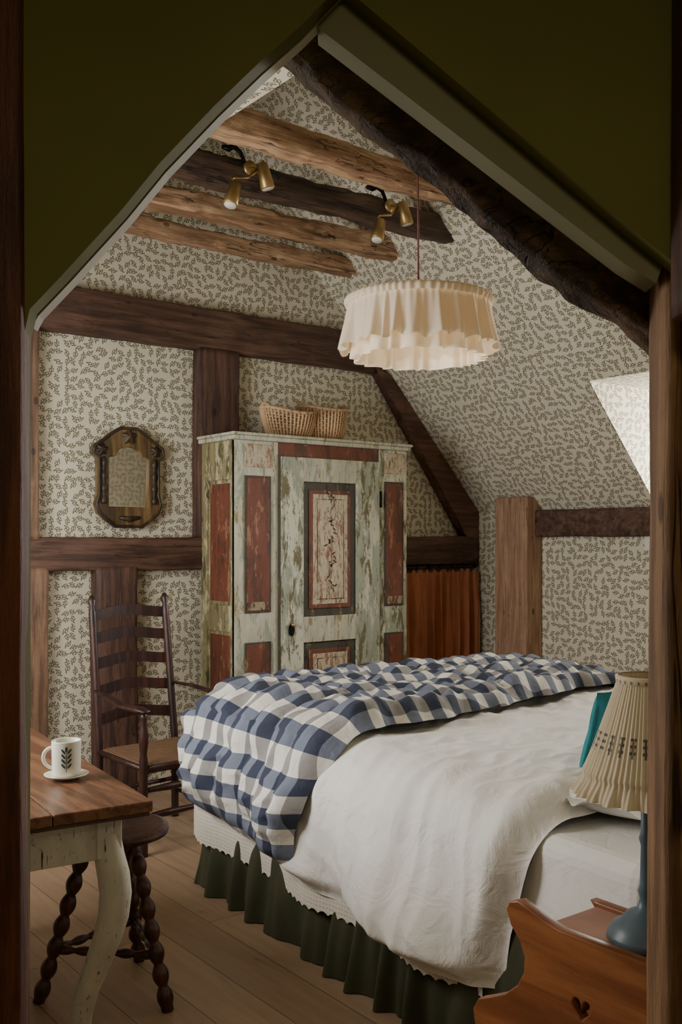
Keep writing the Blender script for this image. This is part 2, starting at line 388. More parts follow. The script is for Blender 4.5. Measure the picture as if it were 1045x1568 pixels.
# landing shell
for nm,a in (('wall_landing_left',((-.55,1.23),(-.55,-1.0))),('wall_landing_right',((.5,-1.0),(.5,1.23))),('wall_landing_rear',((-.55,-1.0),(.5,-1.0)))):
    (r0,d0),(r1,d1)=a
    quad(nm,[loc(r0,d0,0),loc(r1,d1,0),loc(r1,d1,2.6),loc(r0,d0,2.6)],[(0,0)]*4,PLASTER)
quad('ceiling_landing',[loc(-.55,-1,2.6),loc(.5,-1,2.6),loc(.5,1.23,2.6),loc(-.55,1.23,2.6)],[(0,0)]*4,PLASTER)
# ------------------------------------------------------------ gable timbers
beam('wall_beam',(1.5,5.17,2.695),(4.24,5.17,2.69),.10,.25,W_DARK,.006,11,8)
beam('wall_post',(3.02,5.165,1.46),(3.02,5.165,2.575),.10,.28,W_DARKV,.006,12,8,side=(0,1,0))
beam('wall_beam',(1.5,5.17,1.375),(5.17,5.17,1.36),.10,.17,W_DARK,.008,13,8,1.35)
beam('wall_post',(2.37,5.165,0),(2.37,5.165,1.3),.10,.25,W_DARKV,.008,14,8,side=(0,1,0))
beam('wall_post',(1.86,5.165,0),(1.86,5.165,1.3),.10,.24,W_BRN,.006,15,8,side=(0,1,0))
beam('wall_post',(1.83,5.165,1.45),(1.83,5.165,2.57),.10,.2,W_BRN,.005,16,8,side=(0,1,0))
rf=plate('wall_rafter',[(4.22,2.60),(4.37,2.535),(5.175,1.66),(5.175,1.47),(5.08,1.45)],[],(0,5.15,0),(1,0,0),(0,0,1),.08,wood('rafter_wood',S((96,66,52)),S((130,92,74)),0),.004)
# knee wall
beam('wall_plate_beam',(5.15,4.52,1.56),(5.15,.75,1.56),.10,.18,W_DARK,.006,21,7)
box('corner_post',(5.02,4.51,0),(5.18,4.80,1.74),W_ORG2,.012)
# ceiling beams
for i,(y,w,h,mt,x1,zc) in enumerate(((3.53,.13,.12,W_ORG,3.84,3.165),(4.04,.13,.14,W_BLK,3.86,3.175),(4.49,.13,.12,W_ORG,3.87,3.165),(4.90,.12,.10,W_ORG,3.88,3.145))):
    beam('ceiling_beam',(1.98,y,zc+.0),(x1,y,zc),w,h,mt,.012,31+i,4.5,fr=5,bow=-.008,seg=140)
# ------------------------------------------------------------ spotlights
def spot(x):
    parts=[lathe('mount',[(0,0),(.035,0),(.035,.015),(0,.015)],None,BRASS,24,xf=lambda p:Vector((x,3.965-p.z,3.19))+Vector((p.x,0,p.y)))]
    parts.append(tube('bar',[(x,3.955,3.19),(x,3.90,3.17),(x-.06,3.88,3.11),(x-.14,3.88,3.09)],.006,BRASS))
    parts.append(tube('cable',[(x-.02,3.96,3.20),(x-.06,3.95,3.25),(x-.09,3.955,3.27),(x-.11,3.97,3.26),(x-.14,3.98,3.265)],[.008,.010,.014,.016,.010],IRON))
    for hx,hz,dv in ((x+.03,3.14,(.25,-.1,-1)),(x-.14,3.02,(-.35,-.15,-1))):
        d=Vector(dv).normalized(); c=Vector((hx,3.88,hz))
        parts.append(tube('head',[c-d*.055,c-d*.05,c+d*.06,c+d*.062],[.022,.028,.034,.031],BRASS,20))
        parts.append(tube('lens',[c+d*.0625,c+d*.064],[.028,.028],EDGE,20))
        parts.append(tube('stem',[c-d*.05,(hx,3.89,hz+.07)],.006,BRASS))
    group('ceiling_spotlight',parts)
spot(2.50); spot(3.36)
# ------------------------------------------------------------ pendant
cx,cy=2.68,2.98
def ruf(r,v,a):
    n=noise.noise(Vector((math.cos(a)*2.2,math.sin(a)*2.2,1)))
    n2=noise.noise(Vector((math.cos(a)*6,math.sin(a)*6,v)))
    return r*(1+(.006+.06*max(0,v-.1))*math.sin(a*24+6*n)+.035*v*n2+ .012*v*math.sin(a*9+n*5)+.008*math.sin(a*70+4*n)*(1-v))
prof=[(.280,2.408),(.286,2.404),(.286,2.39)]+[(.284+.024*(i/14)**1.2,2.39-.175*(i/14)) for i in range(1,15)]
sh=lathe('ruffled_skirt',prof,(cx,cy,0),SHADE,480,ruf)
for v in sh.data.vertices:
    if v.co.z<2.32:
        a=math.atan2(v.co.y-cy,v.co.x-cx); v.co.z+=(.008*math.sin(a*24+1)+.016*noise.noise(Vector((math.cos(a)*4,math.sin(a)*4,9))))*(2.32-v.co.z)/.11
# inner frill hanging a little lower on a smaller ring
def ruf2(r,v,a):
    n=noise.noise(Vector((math.cos(a)*2.5,math.sin(a)*2.5,6)))
    return r*(1+(.01+.06*v)*math.sin(a*21+6*n+1)+.02*v*noise.noise(Vector((math.cos(a)*6,math.sin(a)*6,v+4))))
pf2=[(.246+.012*(i/10),2.36-.185*(i/10)) for i in range(11)]
sh2=lathe('inner_frill',pf2,(cx,cy,0),SHADE,420,ruf2)
top=lathe('top_cloth',[(.006,2.435),(.15,2.426),(.280,2.408)],(cx,cy,0),SHADE,60)
band=lathe('top_frill',[(.274,2.402),(.282,2.416),(.292,2.418),(.298,2.404),(.292,2.386)],(cx,cy,0),SHADE,480,lambda r,v,a:r*(1+.012*math.sin(a*60+2*math.sin(a*7))))
cord=tube('cord',[(cx,cy,2.43),(cx-.006,cy,3.0),(cx-.01,cy,3.71)],.004,CORD)
bulb=lathe('bulb',[(0.001,2.29),(.02,2.295),(.032,2.32),(.02,2.36),(.014,2.39),(.014,2.43)],(cx,cy,0),EDGE,20)
group('pendant_lamp',[sh,sh2,top,band,cord,bulb])
# ------------------------------------------------------------ wardrobe
D_WHITE=distress('paint_white',S((208,204,182)),[S((154,162,142)),S((150,134,92))],.53)
D_TEAL=distress('paint_teal',S((170,176,156)),[S((208,205,184)),S((112,104,70))],.50)
D_YEL=distress('paint_yellow',S((148,138,98)),[S((188,178,142)),S((84,80,54))],.51)
D_RED=distress('paint_red',S((122,68,48)),[S((86,54,40)),S((156,110,84))],.53)
D_BRN=distress('paint_brown',S((104,62,44)),[S((160,142,112)),S((66,42,30))],.5)
D_CRM=distress('paint_cream_worn',S((206,192,164)),[S((150,104,80)),S((124,112,90))],.53,3.5)
D_DK=distress('paint_dark',S((76,70,54)),[S((52,38,28)),S((126,118,92))],.56)
x0,x1,y0,y1,zt=2.9,4.17,4.75,5.13,2.03
pt=[box('carcass',(x0+.012,y0+.02,.08),(x1-.012,y1,zt-.02),D_YEL)]
A=lambda n,x,X,z,Z,mt,out=.0,bev=.003: pt.append(box(n,(x,y0-out,z),(X,y0+.03,Z),mt,bev))
A('stile_left',x0,3.19,.08,zt-.02,D_WHITE); A('stile_right',3.945,x1,.08,zt-.02,D_TEAL)
A('rail_top',3.19,3.945,1.93,zt-.02,D_RED,-.005); A('rail_bottom',3.19,3.945,.08,.2,D_TEAL,-.005)
for (a,b_) ,mt in (((2.975,3.125),D_RED),((3.995,4.125),D_RED)):
    for z,Z in ((1.05,1.80),(.25,.86)):
        A('panel_moulding',a-.012,b_+.012,z-.012,Z+.012,D_DK,.008); A('panel',a,b_,z,Z,mt,.011)
    A('panel_block',a-.01,b_+.02,1.86,1.99,D_CRM,.008)
    A('painted_flower_band',a+.0,b_,1.05,1.10,D_BRN,.0125)
A('door_stile_l',3.20,3.36,.2,1.93,D_TEAL,.016); A('door_stile_r',3.755,3.935,.2,1.93,D_TEAL,.016)
A('door_rail_t',3.36,3.755,1.79,1.93,D_WHITE,.016); A('door_rail_m',3.36,3.755,.85,1.00,D_WHITE,.016); A('door_rail_b',3.36,3.755,.2,.33,D_WHITE,.016)
A('door_edge',3.187,3.20,.2,1.94,D_DK,.012)
for z,Z in ((1.0,1.79),(.33,.85)):
    A('door_panel_dark',3.36,3.755,z,Z,D_DK,.002); A('door_panel_red',3.405,3.71,z+.045,Z-.045,D_RED,.010); A('door_panel_cream',3.43,3.685,z+.07,Z-.07,D_CRM,.013)
    A('door_panel_line',3.455,3.66,z+.095,Z-.095,D_BRN,.0135); A('door_panel_inner',3.462,3.653,z+.102,Z-.102,D_CRM,.0145)
# painted flower sprays on the panels
vs=[];fs=[]
def petal(x,z,w,h,an,y=y0-.0152):
    b0=len(vs)
    for k in range(10):
        t=2*pi*k/10; lx=w*math.cos(t); lz=h*math.sin(t); vs.append((x+lx*math.cos(an)-lz*math.sin(an),y,z+lx*math.sin(an)+lz*math.cos(an)))
    fs.append(tuple(range(b0,b0+10)))
rr=random.Random(3)
for k in range(26):
    z=1.13+.024*k; x=3.557+.03*math.sin(k*.9)+rr.uniform(-.02,.02)
    petal(x,z,.006,.016,rr.uniform(-1.3,1.3))
for k in range(5):
    z=1.18+.13*k
    for q in range(5): petal(3.557+.014*math.cos(q*1.257),z+.014*math.sin(q*1.257),.006,.010,q*1.257-pi/2)
mm=mesh_obj('painted_flowers',vs,fs,D_BRN); pt.append(mm)
for z in (.45,1.65): pt.append(tube('hinge',[(3.94,y0-.02,z),(3.94,y0-.02,z+.10)],.007,IRON))
pt.append(plate('lock_plate',[(.02*math.cos(t),.035*math.sin(t)) for t in [i*pi/8 for i in range(16)]],[],(3.27,y0-.02,.93),(1,0,0),(0,0,1),.006,IRON))
pt.append(tube('door_knob',[(3.27,y0-.02,.96),(3.27,y0-.035,.96),(3.27,y0-.045,.96)],[.006,.012,.008],BRASS))
B=lambda n,y,Y,z,Z,mt,out=0.: pt.append(box(n,(x0-out,y,z),(x0+.03,Y,Z),mt,.003))
B('side_frame_f',y0+.005,4.80,.08,zt-.02,D_YEL); B('side_frame_b',5.06,y1,.08,zt-.02,D_YEL)
for z,Z,mt in ((1.79,2.01,D_YEL),(.93,1.08,D_YEL),(.08,.22,D_YEL)): B('side_rail',4.80,5.06,z,Z,mt)
B('side_panel_top',4.82,5.04,1.10,1.77,D_RED,-.01); B('side_panel_low',4.82,5.04,.24,.91,D_RED,-.01)
pt.append(box('cornice',(x0-.02,y0-.025,zt-.02),(x1+.015,y1,zt+.005),D_WHITE,.006)); pt.append(box('cornice_top',(x0-.03,y0-.035,zt+.005),(x1+.025,y1,zt+.022),D_WHITE,.006))
pt.append(box('plinth',(x0-.015,y0-.02,0),(x1+.015,y1,.09),D_YEL,.006))
group('wardrobe',pt)
# ------------------------------------------------------------ double-lobed basket
def basket(c,rx,ry,h,mt,flare=.25,nr=11,handles=True,wave=.02,pw=.7):
    parts=[];n=22
    S_=lambda f:1+flare*(f**pw)-flare
    for i in range(nr):
        f=i/(nr-1); s=S_(f)
        pts=[]
        for j in range(n*6):
            a=2*pi*j/(n*6); wv=.004*math.sin(a*n+(pi if i%2 else 0))
            zz=c[2]+.012+h*f + wave*f*math.cos(2*a)
            pts.append((c[0]+(rx*s+wv)*math.cos(a),c[1]+(ry*s+wv)*math.sin(a),zz))
        parts.append(tube('weave',pts,.005 if i<nr-1 else .011,mt,6,True))
    for j in range(n*2):
        a=pi*j/n
        parts.append(tube('stake',[(c[0]+(rx*S_(f)+.005)*math.cos(a),c[1]+(ry*S_(f)+.005)*math.sin(a),c[2]+.008+h*f+wave*f*math.cos(2*a)) for f in (0,.12,.25,.5,.75,1)],.007,mt,5))
    parts.append(lathe('base',[(.001,.0),(.98,.0),(1,.01),(.98,.02),(.001,.015)],None,mt,40,xf=lambda p:Vector((c[0]+p.x*rx*(1-flare),c[1]+p.y*ry*(1-flare),c[2]+p.z))))
    if handles:
        for sg in (-1,1):
            parts.append(tube('handle',[(c[0]+sg*rx*.97,c[1]+.05*math.cos(t),c[2]+h+wave+.032*math.sin(t)) for t in [pi*k/10 for k in range(11)]],.008,mt,8))
    return parts
bk=basket((3.39,4.93,zt+.024),.18,.14,.150,WICK2,.35,10,True,.018,.6)+basket((3.635,4.93,zt+.024),.160,.135,.180,WICK2,.30,13,True,.012,.45)
join('wicker_basket',bk)
# ------------------------------------------------------------ mirror
mc=(2.455,0,1.80)
out=[(-.13,-.24),(-.08,-.275),(.08,-.275),(.13,-.24),(.18,-.20),(.195,-.15),(.18,-.10),(.18,.10),(.215,.13),(.205,.17),(.15,.205),(.10,.245),(.05,.275),(-.05,.275),(-.10,.245),(-.15,.205),(-.205,.17),(-.215,.13),(-.18,.10),(-.18,-.10),(-.195,-.15),(-.18,-.20)]
hole=[(-.125,-.17),(.125,-.17),(.125,.105),(.11,.12),(.09,.118)]+[(.08*math.cos(t),.125+.05*math.sin(t)) for t in [pi*k/8 for k in range(9)]]+[(-.09,.118),(-.11,.12),(-.125,.105)]
W_MIR=wood('mirror_frame_wood',S((88,68,42)),S((134,108,68)),2,.45,.3)
W_MIRD=wood('mirror_frame_dark',S((50,38,26)),S((80,62,40)),2,.45,.3)
fr=plate('frame',out,[hole],(mc[0],5.175,mc[2]),(1,0,0),(0,0,1),.035,W_MIR,.005)
glv=[Vector((mc[0]+x,5.176-z*.03,mc[2]+z)) for x,z in ((-.13,-.175),(.13,-.175),(.13,.185),(-.13,.185))]
gl=mesh_obj('glass',glv,[(0,1,2,3)],MIR)
ps=[fr,gl]
loop=[(mc[0]+x,5.150,mc[2]+z) for x,z in out]
ps.append(tube('rim_bead',loop,.009,W_MIRD,8,True))
for sg in (-1,1):
    ps.append(tube('side_column',[(mc[0]+sg*.153,5.148,mc[2]-.15+.01*k) for k in range(27)],[.011+.004*math.sin(k*.9) for k in range(27)],W_MIRD,10))
    ps.append(lathe('rosette',[(.001,.020),(.012,.018),(.028,.008),(.032,0)],None,W_MIRD,24,lambda r,v,a:r*(1+.22*math.sin(6*a)),xf=lambda p,sg=sg:Vector((mc[0]+sg*.163+p.x,5.153-p.z,mc[2]+.15+p.y))))
ps.append(lathe('crest_rosette',[(.001,.024),(.015,.020),(.036,.008),(.040,0)],None,W_MIRD,24,lambda r,v,a:r*(1+.25*math.sin(5*a)),xf=lambda p:Vector((mc[0]+p.x,5.153-p.z,mc[2]+.228+p.y))))
ps.append(tube('base_boss',[(mc[0]-.06,5.15,mc[2]-.225),(mc[0],5.15,mc[2]-.235),(mc[0]+.06,5.15,mc[2]-.225)],[.01,.018,.01],W_MIRD))
group('wall_mirror',ps)
# ------------------------------------------------------------ curtain and hooks
vs=[];fs=[];n=320;mz=40
for i in range(n+1):
    f=i/n; x=4.30+.84*f
    for j in range(mz+1):
        g=j/mz; z=1.235-g*1.21
        am=.012+.02*min(1,g*3)
        ph=f*2*pi*9+3.2*noise.noise(Vector((f*3,g*.9,0)))
        y=5.08+am*(math.sin(ph)+.35*math.sin(2.3*ph+2*g))+.008*noise.noise(Vector((f*30,g*5,4)))+.004*math.sin(f*150)*max(0,1-g*8)
        if j==0: z+=.012*math.sin(f*2*pi*20)
        vs.append((x+.012*noise.noise(Vector((f*8,g*3,7))),y,z))
for i in range(n):
    for j in range(mz): a=i*(mz+1)+j; fs.append((a,a+1,a+mz+2,a+mz+1))
mesh_obj('curtain',vs,fs,RUST,True)
hk=[tube('rail',[(4.25,5.10,1.275),(5.14,5.10,1.275)],.007,IRON)]
for i in range(8):
    x=4.34+.11*i
    hk.append(tube('hook',[(x+.012*math.cos(t),5.085,1.268+.016*math.sin(t)) for t in [2*pi*k/10 for k in range(10)]],.004,IRON,6,True))
group('curtain_rail',hk)
box('light_switch',(5.165,3.60,1.385),(5.179,3.69,1.475),EDGE,.003)
# ------------------------------------------------------------ ladder-back armchair
cxx,cyb=2.27,4.66; rot=math.radians(6)
def C(x,y,z):
    X=x*math.cos(rot)-y*math.sin(rot); Y=x*math.sin(rot)+y*math.cos(rot)
    return Vector((cxx+X,cyb+Y,z))
ch=[]
hw=.225
def lean(z): return max(0,(z-.42))*.12
for sg in (-1,1):
    zs=[i*1.17/40 for i in range(41)]
    ch.append(tube('back_post',[C(sg*(hw-.01*(z/1.17)),lean(z),z) for z in zs],[.019 if z<1.11 else (.012 if z<1.125 else (.022 if z<1.155 else .008)) for z in zs],W_CHAIR,12))
    zf=[i*.66/24 for i in range(25)]
    ch.append(tube('front_leg',[C(sg*(hw+.04),-.47,z) for z in zf],[.019+.004*math.sin(z*38) if z>.45 else .02 for z in zf],W_CHAIR,12))
    ch.append(tube('arm',[C(sg*(hw+.005),.02,.70),C(sg*(hw+.03),-.12,.695),C(sg*(hw+.055),-.30,.67),C(sg*(hw+.06),-.46,.675),C(sg*(hw+.06),-.53,.67)],[.016,.02,.024,.034,.02],W_CHAIR,12,flat=.45))
    for z in (.14,.26): ch.append(tube('side_stretcher',[C(sg*hw,0,z),C(sg*(hw+.02),-.24,z),C(sg*(hw+.04),-.47,z)],[.009,.015,.009],W_CHAIR))
for z in (.18,.30): ch.append(tube('front_stretcher',[C(-hw-.04,-.47,z),C(-.12,-.47,z),C(0,-.47,z),C(.12,-.47,z),C(hw+.04,-.47,z)],[.01,.018,.012,.018,.01],W_CHAIR))
ch.append(tube('back_stretcher',[C(-hw,0,.2),C(hw,0,.2)],.011,W_CHAIR))
for k,z in enumerate((.56,.70,.835,.96,1.075)):
    vs=[];fs=[];n=20
    for i in range(n+1):
        f=-1+2*i/n; y=lean(z)+.035*(1-f*f)
        hh=.026+.016*math.cos(f*pi)*.6+.006; lo=-.022+.010*math.cos(f*pi)
        for dy,zz in ((-.006,lo),(-.006,hh),(.006,hh),(.006,lo)): vs.append(C(f*(hw-.01),y+dy,z+zz))
    for i in range(n):
        for j in range(4):
            l=(j+1)%4; fs.append((i*4+j,i*4+l,(i+1)*4+l,(i+1)*4+j))
    ch.append(mesh_obj('slat',vs,fs,W_CHAIR))
vs=[];fs=[];n=24
for i in range(n+1):
    for j in range(n+1):
        u=-1+2*i/n; v=j/n; e=min(1-abs(u),v*2,(1-v)*2,.15)/.15
        vs.append(C(u*(hw+.04*v),-.01-v*.47,.405+.022*math.sin(e*pi/2)-.015*(1-u*u)*math.sin(pi*v)-.0+.003*math.cos(pi*u*18 if abs(u)>abs(2*v-1) else pi*v*18)))
for i in range(n):
    for j in range(n): a=i*(n+1)+j; fs.append((a,a+1,a+n+2,a+n+1))
st=mesh_obj('rush_seat',vs,fs,RUSH,True); md=st.modifiers.new('s','SOLIDIFY'); md.thickness=.04
ch.append(st)
for p,q in ((C(-hw-.04,-.47,.40),C(hw+.04,-.47,.40)),(C(-hw,0,.40),C(-hw-.04,-.47,.40)),(C(hw,0,.40),C(hw+.04,-.47,.40))): ch.append(tube('seat_rail',[p,q],.014,W_CHAIR))
group('ladder_back_armchair',ch)
# ------------------------------------------------------------ table
tr_=math.radians(5.5); TC=Vector((1.225,2.42,0)); tl=Vector((math.sin(tr_),math.cos(tr_),0)); tw=Vector((-math.cos(tr_),math.sin(tr_),0))
def T(v): return TC+tw*v.x+tl*v.y+UP*v.z
tb=[]
pls=[0,.27,.54,.80]
for i in range(3): tb.append(box('top_plank',(pls[i]+.0015,0,.722),(pls[i+1]-.0015,1.38,.752),W_TABLE,.004,T))
tb.append(box('top_edge_batten',(.01,.005,.712),(.79,1.375,.724),W_BLK,0,T))
for lo,hi in (((.09,.055,.60),(.71,.08,.712)),((.09,1.30,.60),(.71,1.325,.712)),((.085,.08,.60),(.11,1.30,.712)),((.69,.08,.60),(.715,1.30,.712))): tb.append(box('apron',lo,hi,CREAMP,.003,T))
zz=[(.712,0,.034),(.66,.003,.036),(.60,.012,.040),(.55,.024,.043),(.50,.030,.043),(.44,.024,.041),(.38,.006,.038),(.31,-.022,.035),(.24,-.050,.032),(.17,-.070,.030),(.11,-.076,.028),(.06,-.062,.030),(.025,-.035,.038),(0.0,-.02,.030)]
for lx,ly in ((.105,.085),(.695,.085),(.105,1.295),(.695,1.295)):
    dv=Vector((-1 if lx<.4 else 1,-1 if ly<.6 else 1,0)).normalized()
    tb.append(tube('cabriole_leg',[T(Vector((lx,ly,0))+dv*o+Vector((0,0,z))) for z,o,r in zz],[r for z,o,r in zz],CREAMP,16))
    tb.append(box('leg_block',(lx-.035,ly-.035,.60),(lx+.035,ly+.035,.715),CREAMP,.004,T))
group('table',tb)
# ------------------------------------------------------------ mug and saucer
mx_,my_=1.135,2.80; mz_=.753
sc=lathe('saucer',[(.001,.004),(.03,.004),(.034,0),(.038,.004),(.062,.012),(.064,.0145),(.06,.0145),(.036,.008),(.001,.008)],(mx_,my_,mz_),CERAM,48)
bd=lathe('mug_body',[(.001,.0),(.036,.0),(.040,.004),(.041,.02),(.0425,.10),(.0415,.103),(.0395,.10),(.038,.01),(.001,.008)],(mx_,my_,mz_+.009),CERAM,48)
hd=[]
for k in range(15):
    t=-pi/2+pi*k/14; hd.append(Vector((mx_,my_,mz_+.06))+(-RT)*(.038+.030*math.cos(t))+UP*.030*math.sin(t))
hnd=tube('handle',hd,.0055,CERAM,10)
a0=math.atan2(-my_,-mx_)
def cyl(da,z): return Vector((mx_+.0432*math.cos(a0+da),my_+.0432*math.sin(a0+da),mz_+.009+z))
vs=[];fs=[]
def leaf(da,z,w,h,ang):
    b_=len(vs);K=14
    for k in range(K):
        t=2*pi*k/K; lx=w*math.cos(t); lz=h*math.sin(t); x=lx*math.cos(ang)-lz*math.sin(ang); z2=lx*math.sin(ang)+lz*math.cos(ang)
        vs.append(cyl(da+x/.043,z+z2))
    fs.append(tuple(range(b_,b_+K)))
leaf(0,.045,.0012,.032,0)
for k in range(4):
    for sg in (-1,1): leaf(sg*.2,.035+.014*k,.003,.009,-sg*.7)
leaf(0,.083,.0035,.008,0)
mot=mesh_obj('leaf_motif',vs,fs,MOTIF)
group('coffee_mug',[bd,hnd,mot]); sc.name='saucer'
# ------------------------------------------------------------ stool
sx,sy=1.37,2.98
so=[lathe('seat',[(.001,.50),(.15,.50),(.168,.508),(.172,.52),(.168,.532),(.15,.536),(.12,.533),(.115,.535),(.08,.533),(.075,.535),(.04,.533),(.001,.534)],(sx,sy,0),W_STOOL,64)]
so.append(lathe('seat_hub',[(.001,.46),(.09,.46),(.10,.50),(.001,.50)],(sx,sy,0),W_STOOL,40))
feet=[]
for an in (-72,45,162):
    a=math.radians(an); d=Vector((math.cos(a),math.sin(a),0)); p0=Vector((sx,sy,.50))+d*.085; p1=Vector((sx,sy,0))+d*.235; feet.append((p0,p1))
    N=70
    so.append(tube('bobbin_leg',[p0.lerp(p1,k/N) for k in range(N+1)],[(.019 if k<6 or k>N-3 else .014+.012*abs(math.sin((k-6)*pi/9))) for k in range(N+1)],W_STOOL,14))
for i in range(3):
    p=feet[i][0].lerp(feet[i][1],.68); q=feet[(i+1)%3][0].lerp(feet[(i+1)%3][1],.68); N=40
    so.append(tube('stretcher',[p.lerp(q,k/N) for k in range(N+1)],[.008+.007*abs(math.sin(k*pi/8)) for k in range(N+1)],W_STOOL,12))
group('bobbin_stool',so)
# ------------------------------------------------------------ bed
br_=math.radians(4); BF=Vector((2.125,3.70,0)); BA=Vector((-math.sin(br_),-math.cos(br_),0)); BB=Vector((math.cos(br_),-math.sin(br_),0)); BW=1.78; BL=2.3
def bp(a,b,z): return BF+BA*a+BB*b+UP*z
def sm(x): x=max(0,min(1,x)); return x*x*(3-2*x)
def path(s,zt,R,zn,zf):
    L1=zt-R-zn; Q=pi*R/2; L2=BW-2*R
    if s<L1: return 0,zn+s,-1,0
    s-=L1
    if s<Q: t=s/R; return R-R*math.cos(t),zt-R+R*math.sin(t),-math.cos(t),math.sin(t)
    s-=Q
    if s<L2: return R+s,zt,0,1
    s-=L2
    if s<Q: t=s/R; return BW-R+R*math.sin(t),zt-R+R*math.cos(t),math.sin(t),math.cos(t)
    s-=Q; return BW,zt-R-s,1,0
def cloth(name,zt,R,zn,zf,a0,a1,off,ns,na,mat,FR=.08,uvo=0):
    vs=[];fs=[];uv=[]
    for i in range(ns+1):
        sf=i/ns
        for j in range(na+1):
            t=j/na; A0=a0(sf);A1=a1(sf); a=A0+(A1-A0)*t
            z0=zn(a); L1=zt-R-z0; tot=L1+pi*R+BW-2*R+(zt-R-zf)
            s=sf*tot; b_,z,nb,nzz=path(s,zt,R,z0,zf)
            o=off(sf,t,a,b_,z,nzz)
            b2=b_+nb*o; z2=z+nzz*o; a2=a
            q=FR-a
            if q>0:
                th=min(q/FR,pi/2); dr=FR*(1-math.cos(th))+max(0,q-FR*pi/2); tp=max(0,nzz)
                a2=(FR-FR*math.sin(th)-o*math.sin(th))*tp+a*(1-tp); z2-=dr*tp
                if tp>0: z2=max(z2,zf*.6)
            vs.append(bp(a2,b2,z2)); uv.append((s-L1,a))
    for i in range(ns):
        for j in range(na): k=i*(na+1)+j; fs.append((k,k+1,k+na+2,k+na+1))
    return mesh_obj(name,vs,fs,mat,True,uv)
N3=lambda x,y,z=0: noise.noise(Vector((x,y,z)))
def ridge(x,y,z): return (1-abs(N3(x,y,z))*2.2)
parts=[]
mt=box('mattress',(0,0,0),(1,1,1),SHEET,.05,lambda v:bp(.02+v.y*(BL-.02),.01+v.x*(BW-.02),.38+v.z*.30)); mt.modifiers[0].segments=4; parts.append(mt)
parts.append(box('base',(0,0,0),(1,1,1),GREEN,0,lambda v:bp(.06+v.y*(BL-.06),.06+v.x*(BW-.12),.02+v.z*.36)))
# valance
vs=[];fs=[]
K=900; MZ=20
for i in range(K+1):
    l=(BL+BW)*i/K
    near=l<BL
    ph=l*2*pi/.175+5.5*N3(l*1.9,1)
    for j in range(MZ+1):
        g=j/MZ; z=.40*(1-g)+.004
        q=ph+.8*N3(l*3,g*1.5,2)
        wv=(.5+.5*math.sin(q))**1.6*.7+.3*(.5+.5*math.sin(q*1.9+1))
        f=(.010+.055*g)*wv+.018*g*N3(l*7,g*1.3)+.007*N3(l*20,g*2)+.012+.022*g
        p=bp(BL-l,-f,z) if near else bp(.03-f,l-BL,z)
        vs.append(p)
for i in range(K):
    for j in range(MZ): a=i*(MZ+1)+j; fs.append((a,a+1,a+MZ+2,a+MZ+1))
parts.append(mesh_obj('valance',vs,fs,GREEN,True))
# coverlet with scalloped hem
def zn_c(a): return .190+.010*abs(math.sin(a*pi/.045))+.012*N3(a*2,3)
def off_c(sf,t,a,b_,z,n):
    side=sm((.66-z)/.4); return .012+side*(.045+.018*math.sin(a*9+2*N3(a*2,0))+.008*N3(a*7,z*3))
parts.append(cloth('eyelet_coverlet',.685,.06,zn_c,.25,lambda s:-.04,lambda s:1.79,off_c,90,660,EYE))
# duvet
def zn_d(a): return .275-.050*sm((a-.7)/.9)+.012*N3(a*3,9)
def off_d(sf,t,a,b_,z,n):
    e=sm(min(t,1-t)/.05)*.75+.25; e2=sm(sf/.03)*.5+.5
    side=sm((.70-z)/.42)
    w=.5+.5*N3(a*1.5,b_*1.5,20)
    top=.072+.018*N3(a*2.2,b_*2.2,1)+.010*N3(a*6,b_*5,2)+.014*w*ridge(a*5+b_*2,b_*4,5)+.008*ridge(a*11,b_*10+a*5,8)
    k=.35+.65*sm((a-.55)/.45)
    top-=side*.03*(1-k)
    amp=.03+.028*sm((a-.9)/.6)
    fold=side*k*(amp*math.sin(a*8.5+2.5*N3(a*1.7,z*.8)+z*5)+.028*N3(a*6+z*4,z*2)+.035)+(.015*ridge(a*6+z*6,z*4,3) if side>.02 else 0)*side*k
    return (top+fold)*e*e2
parts.append(cloth('duvet',.69,.12,zn_d,.40,lambda s:.04,lambda s:1.97-.115*sm(1-s/.22),off_d,260,300,WHITEC))
# quilt
def zn_q(a): return .355-.045*a+.01*N3(a*5,2)
def a1q(s): return 1.03-.12*sm(1-s/.18)-.28*sm((s-.25)/.6)+.012*math.sin(s*40)+.008*math.sin(s*90)
def off_q(sf,t,a,b_,z,n):
    e=sm(min(t,1-t)/.07)**.5; e2=(sm(sf/.04)*sm((1-sf)/.04))**.5
    side=sm((.78-z)/.3)
    ss=b_ if n>.5 else -(.78-z)
    puff=.038*abs(math.sin(pi*(a+.06*N3(ss*3,a*2))/.17))**.7*(1-.5*abs(math.sin(pi*ss/.22+.5))**8)+.014*N3(ss*5,a*5,3)+.014*N3(ss*14,a*6,4)+.013*ridge(ss*12,a*9,9)
    base=.072+.045*sm((a-.6)/.3)
    return .014+base*side+ (.034+puff+.015*side*math.sin(a*9))*e*e2
parts.append(cloth('gingham_quilt',.785,.13,zn_q,.45,lambda s:-.13+.13*sm(1-s/.17),a1q,off_q,400,220,GING,.10))
parts.append(box('headboard',(0,0,0),(1,1,1),SHEET,.01,lambda v:bp(BL+.005+v.y*.05,.0+v.x*BW,v.z*1.05)))
